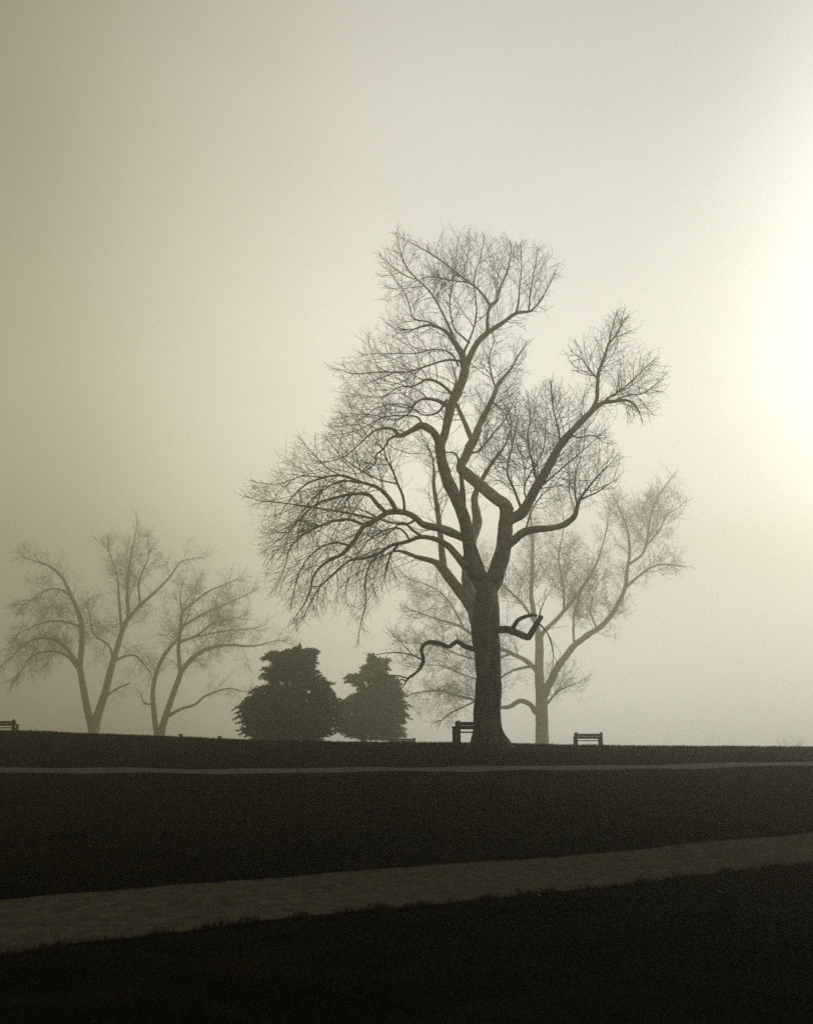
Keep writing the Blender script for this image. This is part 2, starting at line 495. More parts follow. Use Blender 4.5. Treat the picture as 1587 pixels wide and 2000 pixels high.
class Tree:
    def __init__(self, name, label, Y, base_px, env, group=None, cat='tree'):
        self.Y = Y
        p, s = at(base_px[0], base_px[1], Y)
        self.base = Vector((p.x, Y, tz(p.x, Y)))
        self.s = s
        self.root = empty(name, self.base)
        tag(self.root, label, cat, group)
        self.env = env
        self.segs = []
    def limb(self, pts, dy=(0, 0), kind='limb', mat='limb', sides=9, up=.25, dens=1.0, reach=1.0, env=None, start=.2, lump=.19, furrow=0.0, name=None, twig=True, depth=3, span=5):
        """trace a limb: pts are (px, py, width in px); dy the metres it leans away from or towards the viewer"""
        n = len(pts)
        if name == 'trunk': lump = min(lump, .08)
        P, Wd = [], []
        L = np.concatenate([[0], np.cumsum([math.hypot(pts[i + 1][0] - pts[i][0], pts[i + 1][1] - pts[i][1]) for i in range(n - 1)])])
        for i, (px, py, w) in enumerate(pts):
            f = L[i] / L[-1]
            p, s = at(px, py, self.Y + dy[0] + (dy[1] - dy[0]) * f)
            P.append((p.x, p.y, p.z)); Wd.append(w * s / 2)
        C = catmull(np.column_stack([P, Wd]), span)
        rad = np.maximum(C[:, 3], .008)
        C = C[:, :3]
        o = link_mesh(name or kind, tube_mesh(name or kind, C, rad, sides, lump=lump, furrow=furrow, seed=rng.random() * 50), M[mat], self.root)
        if twig:
            self.dress(C, rad, up, dens, reach, env or self.env, start, depth)
        return o
    def dress(self, C, rad, up, dens, reach, env, start, depth):
        seglen = np.linalg.norm(np.diff(C, axis=0), axis=1)
        tot = seglen.sum()
        acc = 0.0
        step = .34 / dens / THICK
        nxt = tot * start + rng.random() * step
        for i in range(len(seglen)):
            while acc + seglen[i] > nxt and seglen[i] > 0:
                f = (nxt - acc) / seglen[i]
                p = Vector(C[i] * (1 - f) + C[i + 1] * f)
                d = Vector(C[i + 1] - C[i]).normalized()
                r = rad[i] * (1 - f) + rad[i + 1] * f
                t = nxt / tot
                big = rng.random() < .45
                ln = (rng.uniform(1.4, 3.1) if big else rng.uniform(.5, 1.3)) * reach * (1.0 - .45 * t)
                ang = R(rng.uniform(32, 68))
                nd = (d * math.cos(ang) + perp(d) * math.sin(ang)).normalized()
                rr = min(r * .55, (.0042 + .0068 * ln))
                self.grow(p, nd, ln, rr, up, env, depth if big else depth - 1, reach)
                nxt += step * rng.uniform(.55, 1.5)
            acc += seglen[i]
        # the tip runs out into twigs
        d = Vector(C[-1] - C[-2]).normalized()
        for k in range(3 if rad[-1] < .045 or reach > 1.5 else 0):
            ang = R(rng.uniform(4, 28))
            nd = (d * math.cos(ang) + perp(d) * math.sin(ang)).normalized()
            self.grow(Vector(C[-1]), nd, rng.uniform(.8, 1.9) * reach, max(.01, rad[-1] * .8), up, env, depth - 1, reach)
    def grow(self, p, d, ln, r, up, env, depth, reach):
        st = .21 if depth >= 2 else .15
        n = max(2, int(ln / st))
        st = ln / n
        r1 = max(r * .3, TWIG_MIN)
        pr = r
        out = 0
        jx, jy = rng.gauss(0, SOFT), rng.gauss(0, SOFT)
        curl = Vector((rng.gauss(0, .05), rng.gauss(0, .05), rng.gauss(0, .05)))
        for k in range(n):
            f = (k + 1) / n
            g = up if depth >= 2 else up * .8
            d = (d + curl + Vector((rng.gauss(0, .10), rng.gauss(0, .10), rng.gauss(0, .10) + g * .26 * (.5 + f)))).normalized()
            q = p + d * st
            px, py = proj(q)
            if not in_poly(px + jx, py + jy, env):
                out += 1
                if out >= 2:
                    return
            rn = r + (r1 - r) * f
            self.segs.append((p.x, p.y, p.z, pr, q.x, q.y, q.z, rn))
            if depth > 0 and (f > .12):
                m = (BUSH if depth >= 2 else .62)
                if rng.random() < m:
                    ang = R(rng.uniform(28, 62))
                    nd = (d * math.cos(ang) + perp(d) * math.sin(ang)).normalized()
                    cl = ln * rng.uniform(.30, .62) * (1.15 - .5 * f)
                    if cl > .10:
                        self.grow(q, nd, cl, max(rn * .68, TWIG_MIN), up, env, depth - 1, reach)
            p, pr = q, rn
    def finish(self, mat='twig'):
        o = link_mesh("twigs", segs_mesh("twigs", self.segs), M[mat], self.root)
        o['kind'] = 'stuff'
        return len(self.segs)

# ---- the big plane tree on the crest
TWIG_MIN = .0032
THICK = 1.95
SOFT = 6
BUSH = .78
ENV_MAIN = [(775, 445), (800, 472), (830, 482), (860, 462), (905, 455), (950, 460), (975, 462), (1012, 478), (1050, 487), (1087, 512), (1087, 560), (1066, 612), (1035, 618),
            (1002, 640), (1028, 678), (1022, 730), (1008, 790), (1040, 762), (1075, 745), (1106, 772), (1118, 780), (1125, 722), (1115, 690), (1145, 645), (1175, 640), (1200, 610), (1228, 622),
            (1226, 660), (1267, 688), (1302, 735), (1287, 770), (1272, 812), (1235, 824), (1200, 802), (1168, 840), (1185, 860), (1212, 900), (1202, 940), (1166, 988), (1132, 1012), (1095, 1040),
            (1040, 1075), (1005, 1110), (985, 1160), (905, 1160), (870, 1105), (800, 1112), (765, 1135), (742, 1180), (722, 1200), (708, 1256), (690, 1245), (680, 1185), (640, 1195), (600, 1212), (566, 1232),
            (568, 1180), (532, 1155), (518, 1090), (508, 1050), (518, 1010), (488, 978), (498, 938), (540, 935), (560, 890), (588, 858), (640, 876), (638, 842), (662, 800), (668, 760), (653, 718),
            (690, 698), (712, 690), (703, 660), (755, 622), (753, 590), (748, 540), (743, 498), (770, 498)]
ENV_LOW = [(720, 1225), (930, 1160), (935, 1420), (840, 1360), (780, 1350), (715, 1340)]
ENV_STUB = [(975, 1165), (1080, 1165), (1110, 1290), (1080, 1300), (975, 1260)]
t = Tree("plane_tree", 'tallest dark bare tree with forked trunk standing beside the nearest bench', 33.0, (953, 1452), ENV_MAIN)
mt = t
def flare(pts):
    return t.limb(pts, sides=44, lump=.06, furrow=.07, span=9, mat='bark', twig=False, name='trunk')
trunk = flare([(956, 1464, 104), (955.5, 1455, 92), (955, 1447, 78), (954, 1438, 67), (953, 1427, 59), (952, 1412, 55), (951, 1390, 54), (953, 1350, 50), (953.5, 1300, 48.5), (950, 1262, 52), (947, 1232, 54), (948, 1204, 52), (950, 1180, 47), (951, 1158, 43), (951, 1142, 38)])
for (x0, x1, yy, w) in ((960, 972, 1457, 15), (944, 932, 1458, 14)):
    a, b = (x0, yy - 22, w), (x1, yy + 3, w * .35)
    t.limb([a, ((x0 * .55 + x1 * .45), yy - 7, w * .9), b], dy=(-.1, -.55 if w != 17 else -.15), sides=8, mat='bark', twig=False, name='root')
L = t.limb
# left stem and what it carries
L([(951, 1160, 36), (940, 1136, 37), (927, 1112, 35), (916, 1063, 27), (906, 1014, 24), (893, 978, 24), (876, 945, 24), (866, 915, 22), (860, 885, 21), (858, 866, 20)], (0, -.6), sides=14, up=.2, dens=.5, start=.5, mat='bark')
L([(859, 872, 16), (870, 840, 17), (880, 793, 18), (897, 758, 17), (907, 725, 17), (906, 706, 16)], (-.6, -.2), sides=12, dens=1.3, mat='bark')
L([(907, 722, 14), (902, 694, 13), (886, 667, 10), (873, 650, 8), (857, 640, 6), (834, 635, 5), (808, 643, 3)], (-.2, -1.5), up=.35, dens=1.6)
L([(909, 718, 13), (917, 698, 12), (932, 669, 11), (952, 650, 10), (980, 631, 8.5), (1007, 612, 7), (1033, 608, 5), (1047, 597, 3.5), (1062, 575, 2.6), (1078, 545, 2)], (-.2, -.8), up=.55, dens=1.5, start=.35)
L([(951, 650, 7), (952, 617, 6), (957, 597, 5.5), (970, 586, 5), (974, 566, 4), (991, 528, 2.5), (998, 490, 1.5)], (-.5, .2), up=.6, dens=1.6, sides=7, name='branch')
L([(957, 597, 5), (936, 568, 4.2), (906, 545, 3.8), (873, 518, 3), (840, 495, 2.4), (811, 479, 1.6)], (-.4, -1.4), up=.55, dens=1.7, sides=7, name='branch')
L([(918, 552, 3.2), (876, 547, 2.6), (840, 540, 2), (815, 548, 1.4)], (-.7, -2), up=.3, dens=1.5, sides=6, name='branch')
L([(1007, 612, 4.5), (1012, 590, 4), (1014, 561, 2.6), (1018, 522, 2), (1017, 484, 1.2)], (-.7, -.5), up=.5, dens=1.6, sides=6, name='branch')
L([(1032, 607, 3.2), (1035, 571, 2.6), (1043, 528, 2), (1049, 492, 1.2)], (-.7, -1.2), up=.5, dens=1.6, sides=6, name='branch')
L([(886, 660, 5), (863, 610, 4.2), (840, 571, 3.6), (814, 545, 3), (795, 524, 2.5), (781, 489, 1.8), (775, 455, 1.2)], (-.5, .8), up=.4, dens=1.7, sides=7, name='branch')
L([(812, 545, 2.6), (790, 538, 2.2), (768, 522, 1.8), (745, 502, 1.2)], (.4, .9), up=.35, dens=1.6, sides=6, name='branch')
L([(850, 637, 4), (837, 629, 3.5), (808, 622, 2.8), (800, 600, 2.2), (790, 570, 1.8), (770, 545, 1.2)], (-.9, -2), up=.4, dens=1.6, sides=6, name='branch')
L([(916, 670, 5), (900, 655, 4), (886, 640, 3.5), (878, 600, 2.8), (882, 560, 2.2), (890, 510, 1.6), (893, 470, 1)], (.2, 1.6), up=.5, dens=1.7, sides=6, name='branch')
L([(905, 690, 5), (925, 640, 3.6), (930, 600, 2.8), (925, 550, 2.2), (938, 500, 1.6), (945, 466, 1)], (.3, 1.9), up=.5, dens=1.7, sides=6, name='branch')
L([(900, 706, 6), (880, 703, 5), (857, 707, 4.2), (824, 718, 3.6), (791, 727, 3), (742, 727, 2.5), (693, 730, 2), (664, 722, 1.2)], (-.2, -1.8), up=.3, dens=1.7, sides=7, name='branch')
L([(886, 775, 7), (878, 765, 7), (857, 748, 6), (834, 741, 5), (808, 754, 3.5), (780, 756, 2.6), (745, 775, 2), (705, 772, 1.3)], (-.4, -2.6), up=.22, dens=1.7, sides=8, name='branch')
L([(880, 800, 8), (873, 793, 8), (853, 782, 7), (827, 779, 5.5), (811, 788, 4.2), (798, 807, 3.4), (770, 820, 2.6), (735, 812, 2), (690, 808, 1.3)], (-.4, -1.2), up=.25, dens=1.7, sides=8, name='branch')
L([(895, 715, 4), (880, 690, 3.5), (850, 682, 3), (810, 690, 2.4), (765, 690, 1.8), (720, 692, 1.2)], (0, 2), up=.3, dens=1.7, sides=6, name='branch')
L([(873, 780, 5), (855, 805, 4), (825, 810, 3), (790, 790, 2.4), (740, 795, 2), (690, 830, 1.2)], (0, 2.4), up=.25, dens=1.6, sides=6, name='branch')
# the arched limb on the left
L([(860, 880, 17), (855, 860, 16), (844, 843, 15), (824, 831, 14), (808, 838, 11.5), (782, 851, 8.5), (768, 839, 5.5), (752, 836, 4.5), (729, 843, 3.6), (703, 866, 2.8), (677, 889, 2), (650, 900, 1.3)], (-.6, -1.8), sides=11, up=.28, dens=1.5, start=.3)
L([(783, 851, 6), (762, 856, 5), (749, 876, 4.2), (734, 889, 3.4), (731, 907, 2.6), (700, 925, 1.8), (670, 920, 1.2)], (-1.1, -2.6), up=.2, dens=1.6, sides=7, name='branch')
L([(826, 833, 5), (815, 815, 4), (790, 812, 3), (750, 815, 2.3), (700, 840, 1.7), (655, 850, 1.1)], (-.9, .8), up=.25, dens=1.7, sides=6, name='branch')
L([(790, 1001, 6.5), (787, 971, 5.5), (775, 942, 4.8), (765, 915, 4), (752, 893, 3.2), (748, 876, 2.2), (725, 860, 1.4)], (-1.2, -2), up=.3, dens=1.3, sides=7, name='branch')
L([(776, 945, 3.4), (735, 935, 2.8), (700, 915, 2.2), (665, 890, 1.6), (640, 860, 1)], (-1.6, -3), up=.3, dens=1.5, sides=6, name='branch')
L([(905, 992, 11), (903, 960, 10.5), (901, 936, 9), (898, 912, 5), (889, 886, 4), (872, 884, 2)], (-.3, -.7), dens=.8)
# the long drooping limb and its arching side branches
L([(912, 1056, 17), (902, 1050, 16.5), (880, 1040, 16), (857, 1032, 15.5), (827, 1025, 14.5), (814, 1014, 13), (798, 1004, 12.5), (775, 999, 12), (755, 1002, 11), (729, 1019, 10), (709, 1029, 9.5), (696, 1050, 8), (683, 1066, 7.5), (667, 1083, 7),
   (644, 1094, 6), (624, 1109, 5), (611, 1128, 4.5), (606, 1151, 3.8), (595, 1178, 2.8), (575, 1207, 1.5)], (-.2, -3.4), sides=11, up=-.30, dens=1.5, start=.3)
L([(752, 1000, 9), (736, 984, 8), (717, 965, 7), (683, 966, 6), (650, 973, 5), (621, 983, 4.2), (595, 1004, 3.2), (562, 1040, 2.2), (529, 1066, 1.3)], (-1.6, -3.6), up=-.32, dens=1.6, sides=8, start=.12, name='branch')
L([(775, 999, 9), (758, 971, 8), (736, 952, 7), (709, 943, 6), (667, 929, 5), (631, 933, 4.2), (595, 948, 3.2), (565, 978, 2.2), (549, 1001, 1.3)], (-1.4, -1.6), up=-.12, dens=1.7, sides=8, start=.12, name='branch')
L([(703, 943, 4.4), (663, 940, 3.6), (621, 965, 2.8), (590, 1000, 2.1), (560, 1050, 1.2)], (-1.5, -.6), up=-.3, dens=1.5, sides=6, start=.1, name='branch')
L([(706, 1023, 6), (677, 1014, 5.2), (644, 1020, 4.6), (611, 1033, 4), (585, 1050, 3.4), (565, 1073, 2.8), (559, 1099, 2.2), (549, 1128, 1.3)], (-2, -4), up=-.35, dens=1.6, sides=7, start=.1, name='branch')
L([(729, 1013, 5), (693, 1005, 4.4), (650, 997, 3.8), (611, 991, 3.2), (565, 984, 2.4), (513, 978, 1.6), (490, 973, 1)], (-1.8, -4.5), up=-.1, dens=1.6, sides=6, start=.15, name='branch')
L([(667, 929, 3.2), (640, 915, 2.4), (615, 890, 1.8), (590, 862, 1)], (-1.5, -2), up=.5, dens=1.7, sides=6, start=.1, name='branch')
L([(631, 933, 3), (590, 930, 2.4), (545, 945, 1.8), (500, 942, 1)], (-1.6, -.4), up=.25, dens=1.7, sides=6, start=.1, name='branch')
L([(683, 1066, 5), (655, 1060, 4), (625, 1070, 3.2), (598, 1095, 2.6), (580, 1130, 2), (570, 1175, 1.2)], (-2.6, -1.5), up=-.4, dens=1.5, sides=6, start=.1, name='branch')
L([(814, 1014, 5), (790, 1024, 4.4), (749, 1017, 3.6), (715, 1000, 2.6), (680, 990, 1.8), (640, 1000, 1.2)], (-.6, 1.6), up=-.15, dens=1.4, sides=6, name='branch')
# second drooping limb
L([(910, 1108, 17), (903, 1098, 16), (886, 1079, 13.5), (873, 1065, 12.5), (850, 1053, 11), (821, 1049, 8.5), (795, 1058, 7.5), (765, 1065, 6.5), (739, 1081, 6), (709, 1091, 5), (683, 1095, 4.4), (650, 1122, 3.6), (621, 1151, 2.8), (600, 1190, 1.5)], (-.3, .8), sides=10, up=-.35, dens=1.6, start=.35)
L([(739, 1081, 4.6), (724, 1100, 4), (716, 1119, 3.5), (713, 1145, 3), (714, 1178, 2.5), (706, 1210, 2), (700, 1246, 1.2)], (.2, -.3), up=-.45, dens=1.1, sides=6, start=.1, name='branch')
L([(800, 1056, 5), (790, 1040, 4), (775, 1031, 3.4), (749, 1037, 2.8), (715, 1060, 2.2), (690, 1100, 1.8), (675, 1150, 1.2)], (0, 1.8), up=-.4, dens=1.5, sides=6, start=.15, name='branch')
L([(778, 1062, 5), (762, 1085, 4), (755, 1110, 3), (750, 1130, 1.6)], (.2, 1), up=-.45, dens=1.8, sides=6, start=.1, name='branch')
L([(821, 1046, 6), (805, 1035, 5), (785, 1020, 3.6), (760, 1040, 2.6), (735, 1050, 1.6)], (0, -1.4), up=-.3, dens=1.3, sides=6, name='branch')
# pale stems on the far side of the trunk
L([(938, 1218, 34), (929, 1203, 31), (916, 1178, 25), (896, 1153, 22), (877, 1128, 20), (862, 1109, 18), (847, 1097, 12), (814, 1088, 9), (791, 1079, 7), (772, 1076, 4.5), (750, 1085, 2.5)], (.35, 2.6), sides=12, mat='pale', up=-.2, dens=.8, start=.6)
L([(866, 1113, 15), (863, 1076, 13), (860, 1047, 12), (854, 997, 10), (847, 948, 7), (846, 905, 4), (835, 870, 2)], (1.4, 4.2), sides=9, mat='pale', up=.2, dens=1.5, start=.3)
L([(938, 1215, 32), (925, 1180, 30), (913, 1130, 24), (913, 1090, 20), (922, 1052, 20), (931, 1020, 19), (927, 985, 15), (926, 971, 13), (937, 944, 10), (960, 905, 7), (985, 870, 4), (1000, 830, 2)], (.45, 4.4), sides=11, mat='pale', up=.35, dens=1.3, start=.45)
# right stem
L([(951, 1165, 36), (960, 1138, 36), (971, 1112, 34), (980, 1079, 32), (985, 1047, 29), (987, 1020, 27), (989, 998, 27), (985, 986, 24)], (0, .2), sides=14, twig=False, mat='bark')
L([(990, 998, 27), (984, 985, 25), (968, 974, 24), (942, 952, 23), (919, 933, 22), (901, 917, 21), (901, 906, 19), (907, 896, 19), (917, 874, 19), (928, 852, 17), (938, 826, 13), (952, 797, 11), (962, 777, 9), (972, 751, 7), (985, 735, 6), (1000, 716, 4), (1011, 695, 3), (1025, 676, 1.6)],
  (.2, 2.6), sides=12, mat='pale', up=.4, dens=1.5, start=.5)
L([(922, 862, 10), (913, 840, 9.5), (903, 817, 9), (894, 797, 8), (884, 770, 5), (890, 740, 3), (878, 700, 1.6)], (1.2, 2.8), sides=8, mat='pale', up=.3, dens=1.5, start=.2)
L([(958, 781, 4), (975, 797, 3), (988, 813, 2), (996, 835, 1.2)], (1.9, 2.5), sides=6, dens=1.4, name='branch')
L([(968, 760, 4), (960, 735, 3.4), (955, 700, 2.6), (965, 665, 1.6)], (2, 3), sides=6, up=.4, dens=1.8, start=.1, name='branch')
L([(912, 885, 6), (935, 880, 4.4), (960, 850, 3.4), (985, 820, 2.4), (1000, 790, 1.4)], (1, 3.6), sides=6, up=.4, dens=1.7, start=.1, name='branch')
# great limb out to the right
L([(990, 1018, 23), (1001, 1012, 22), (1020, 1001, 21), (1034, 975, 19), (1053, 942, 18), (1070, 912, 17), (1087, 880, 15), (1109, 850, 13.5), (1128, 830, 12), (1151, 807, 11), (1174, 788, 9), (1197, 784, 7), (1223, 782, 5.5), (1240, 793, 4), (1250, 812, 2)], (.1, -1.6), sides=12, up=.4, dens=1.6, start=.22)
L([(1150, 809, 9), (1164, 781, 8), (1166, 751, 7.5), (1168, 728, 7), (1178, 702, 6), (1188, 672, 4.5), (1201, 656, 3.4), (1212, 638, 2)], (-1.1, -1.3), up=.4, dens=1.9, sides=8, start=.2, name='branch')
L([(1176, 787, 5), (1190, 775, 4.2), (1212, 762, 3.5), (1243, 735, 2.6), (1270, 708, 1.6)], (-1.3, -2.6), up=.35, dens=1.8, sides=7, start=.1, name='branch')
L([(1197, 784, 4), (1225, 772, 3.3), (1255, 768, 2.6), (1290, 742, 1.4)], (-1.4, .2), up=.3, dens=1.7, sides=6, start=.1, name='branch')
L([(1167, 740, 4), (1150, 722, 3.2), (1135, 700, 2.4), (1120, 690, 1.4)], (-1.2, -.3), up=.35, dens=1.8, sides=6, start=.1, name='branch')
L([(1187, 675, 3.5), (1193, 650, 2.6), (1201, 618, 1.4)], (-1.3, -.9), up=.5, dens=1.9, sides=6, start=.1, name='branch')
L([(1094, 872, 5), (1090, 840, 4), (1080, 800, 3), (1075, 755, 1.6)], (-.8, .9), up=.5, dens=1.7, sides=6, start=.1, name='branch')
L([(1050, 948, 6), (1040, 905, 4.6), (1030, 860, 3.4), (1035, 810, 2.4), (1030, 775, 1.4)], (-.2, 1.8), up=.5, dens=1.7, sides=6, start=.1, name='branch')
L([(1020, 1001, 6), (1005, 960, 5), (990, 920, 3.8), (1000, 870, 2.8), (1010, 820, 1.6)], (0, 2), up=.5, dens=1.7, sides=6, start=.15, name='branch')
L([(1028, 985, 6), (1045, 960, 4.6), (1085, 925, 3.6), (1120, 895, 2.6), (1160, 860, 1.4)], (-.2, -2), up=.3, dens=1.6, sides=6, start=.15, name='branch')
L([(1030, 985, 4), (1025, 945, 3.2), (1060, 880, 2.4), (1065, 820, 1.4)], (.1, 2.4), up=.5, dens=1.6, sides=6, start=.15, name='branch')
L([(1112, 848, 4.4), (1130, 855, 3.4), (1155, 850, 2.4), (1180, 865, 1.4)], (-.8, -2.2), up=.2, dens=1.5, sides=6, start=.15, name='branch')
# lower right limb
L([(984, 1072, 19), (1001, 1057, 17), (1020, 1041, 15.5), (1043, 1034, 14.5), (1070, 1032, 13.5), (1096, 1027, 12.5), (1112, 1017, 11.5), (1122, 1006, 10), (1127, 988, 7.5), (1133, 973, 5.5), (1149, 951, 4), (1171, 925, 2.8), (1192, 905, 1.5)], (0, -2.6), sides=10, up=.45, dens=1.2, start=.55)
L([(1127, 990, 4.4), (1122, 962, 3.6), (1123, 930, 2.8), (1132, 895, 1.6)], (-2, -1.4), up=.4, dens=1.7, sides=6, start=.1, name='branch')
L([(1131, 977, 4), (1145, 970, 3.2), (1165, 962, 2.4), (1195, 940, 1.4)], (-2.1, -3.2), up=.3, dens=1.7, sides=6, start=.1, name='branch')
L([(1025, 1040, 4), (1035, 1005, 3.2), (1055, 970, 2.4), (1085, 945, 1.4)], (-.5, .6), up=.3, dens=1.3, sides=6, start=.15, name='branch')
# low broken limb on the right, low crooked limb on the left
L([(962, 1228, 16), (975, 1230, 15), (991, 1230, 14.5), (1011, 1237, 14), (1027, 1244, 14), (1033, 1243, 13), (1041, 1229, 11.5), (1048, 1217, 10), (1057, 1204, 8.5)], (0, -1.6), sides=10, mat='bark', twig=False)
L([(1000, 1230, 9), (1006, 1218, 8.5), (1013, 1210, 8), (1027, 1204, 7.5), (1040, 1201, 6), (1049, 1203, 3.5)], (-.6, -.9), sides=8, mat='bark', twig=False)
L([(1050, 1216, 4), (1066, 1233, 3.2), (1076, 1256, 2.8), (1080, 1279, 2)], (-1.4, -1.8), sides=6, env=ENV_STUB, up=-.2, dens=.9, reach=.6, name='branch')
L([(1052, 1205, 3), (1056, 1190, 2.4), (1062, 1175, 1.4)], (-1.4, -1.5), sides=6, env=ENV_STUB, up=.2, dens=.9, reach=.4, name='branch')
L([(930, 1269, 12), (922, 1267, 11), (907, 1262, 10), (894, 1253.5, 9), (884, 1258, 8.5), (875, 1263, 8.5), (860, 1257, 8), (841, 1254, 7.6), (828, 1259, 7.5), (822.5, 1270, 7), (826, 1287, 6.8), (822, 1302, 6.2), (812, 1314, 5.4), (797, 1325, 4.2), (789, 1338, 2.4)], (-.1, -2.2), sides=9, mat='bark', env=ENV_LOW, up=.05, dens=1.1, reach=.5)
L([(822, 1288, 3.4), (806, 1280, 2.8), (784, 1275, 2.4), (759, 1275, 2), (738, 1278, 1.3)], (-1.5, -2.4), sides=6, env=ENV_LOW, up=.2, dens=1.1, reach=.45, name='branch')
L([(806, 1280, 2.2), (790, 1262, 1.8), (770, 1243, 1.2)], (-1.8, -2.4), sides=6, env=ENV_LOW, up=.3, dens=1.1, reach=.4, name='branch')
L([(797, 1325, 3.4), (778, 1320, 2.8), (759, 1319, 2.3), (738, 1321, 1.8), (722, 1329, 1.2)], (-2, -2.6), sides=6, env=ENV_LOW, up=.25, dens=1.1, reach=.45, name='branch')
n_main = t.finish()

# ---- paler bare tree behind, to the right
TWIG_MIN = .008
THICK = 3.0
SOFT = 12
BUSH = .62
ENV_R = [(765, 1112), (850, 1090), (905, 1060), (1000, 1050), (1012, 1000), (1100, 962), (1190, 962), (1250, 965), (1290, 930), (1325, 915), (1337, 1000), (1332, 1050), (1312, 1080), (1345, 1112), (1262, 1152), (1222, 1172), (1243, 1222),
         (1192, 1242), (1217, 1292), (1182, 1335), (1142, 1312), (1142, 1392), (1100, 1405), (1060, 1375), (1000, 1402), (860, 1422), (780, 1382), (758, 1330), (745, 1282), (772, 1230), (792, 1180), (762, 1150)]
t = Tree("bare_tree", 'pale grey bare tree in the mist, right behind the tallest dark tree', 104.0, (1058, 1456), ENV_R, group='bare trees fading into the mist')
L = t.limb
kw = dict(reach=2.2, dens=.5)
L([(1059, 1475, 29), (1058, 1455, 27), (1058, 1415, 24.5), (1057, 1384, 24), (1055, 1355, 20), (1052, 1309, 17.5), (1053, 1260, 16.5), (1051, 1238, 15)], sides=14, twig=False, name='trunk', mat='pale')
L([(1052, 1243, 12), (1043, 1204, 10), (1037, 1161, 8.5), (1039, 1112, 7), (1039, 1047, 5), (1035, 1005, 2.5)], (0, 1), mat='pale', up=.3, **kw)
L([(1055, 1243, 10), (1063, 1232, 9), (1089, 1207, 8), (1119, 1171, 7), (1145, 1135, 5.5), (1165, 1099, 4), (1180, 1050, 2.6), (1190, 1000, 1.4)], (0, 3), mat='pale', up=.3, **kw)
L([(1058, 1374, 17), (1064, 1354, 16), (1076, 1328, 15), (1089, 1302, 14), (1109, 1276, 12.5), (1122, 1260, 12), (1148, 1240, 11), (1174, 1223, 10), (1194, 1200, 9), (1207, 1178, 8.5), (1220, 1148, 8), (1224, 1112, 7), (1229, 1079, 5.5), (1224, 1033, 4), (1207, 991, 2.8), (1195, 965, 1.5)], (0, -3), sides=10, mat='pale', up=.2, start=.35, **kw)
L([(1221, 1147, 6), (1247, 1125, 5), (1270, 1109, 4), (1296, 1102, 3), (1335, 1106, 1.5)], (-2, -5), up=.15, name='branch', sides=7, mat='pale', **kw)
L([(1225, 1104, 6), (1253, 1083, 5.2), (1263, 1053, 4.5), (1270, 1007, 3.8), (1283, 974, 3), (1299, 948, 2.2), (1316, 925, 1.3)], (-2, -1), up=.3, name='branch', sides=7, mat='pale', **kw)
L([(1263, 1063, 3.6), (1286, 1037, 3), (1302, 1007, 2.4), (1325, 991, 1.4)], (-1.5, -4), up=.25, name='branch', sides=6, mat='pale', **kw)
L([(1121, 1262, 5), (1119, 1227, 4.4), (1122, 1194, 3.8), (1135, 1155, 3), (1146, 1128, 2)], (-1, 1), up=.3, name='branch', sides=6, mat='pale', **kw)
L([(1165, 1229, 4), (1156, 1207, 3.4), (1152, 1190, 2.6), (1158, 1160, 1.5)], (-2, -2), up=.3, name='branch', sides=6, mat='pale', **kw)
L([(1052, 1315, 11), (1043, 1305, 10), (1024, 1289, 9), (998, 1276, 8), (971, 1264, 7), (930, 1245, 6), (895, 1222, 5), (850, 1208, 3.6), (800, 1190, 1.8)], (0, -3), up=.1, mat='pale', start=.15, **kw)
L([(1053, 1398, 12), (1045, 1390, 11), (1033, 1375, 10), (1014, 1369, 9), (992, 1381, 8), (960, 1380, 6.5), (929, 1368, 5.5), (891, 1358, 4.5), (860, 1349, 3.5), (819, 1352, 2.6), (787, 1361, 1.5)], (0, -4), up=.05, mat='pale', start=.3, **kw)
L([(930, 1368, 4.5), (904, 1381, 3.6), (880, 1392, 3), (863, 1406, 2)], (-2, -3), up=.05, name='branch', sides=6, mat='pale', reach=1.7, dens=.5)
L([(1062, 1378, 6), (1068, 1374, 5), (1087, 1352, 3.6), (1105, 1342, 2.6), (1125, 1335, 1.5)], (0, -3), up=.1, name='branch', sides=6, mat='pale', reach=1.7, dens=.5)
L([(1047, 1220, 7), (1020, 1180, 5), (990, 1150, 4), (960, 1120, 3), (930, 1090, 1.6)], (0, 4), up=.3, name='branch', sides=7, mat='pale', **kw)
L([(1040, 1300, 6), (1000, 1310, 4.6), (960, 1330, 3.8), (910, 1320, 3), (860, 1300, 2.2), (810, 1300, 1.4)], (0, 4), up=.1, name='branch', sides=7, mat='pale', **kw)
L([(1000, 1276, 5), (950, 1290, 4.2), (900, 1280, 3.5), (850, 1260, 2.8), (790, 1255, 1.5)], (-1, -5), up=.1, name='branch', sides=7, mat='pale', **kw)
L([(905, 1226, 4), (880, 1180, 3.2), (850, 1150, 2.4), (800, 1130, 1.4)], (-1, 2), up=.15, name='branch', sides=6, mat='pale', **kw)
L([(1100, 1193, 4.5), (1100, 1150, 3.6), (1090, 1090, 2.8), (1100, 1030, 2), (1095, 980, 1.2)], (1, -2), up=.35, name='branch', sides=6, mat='pale', **kw)
n_r = t.finish('limb')

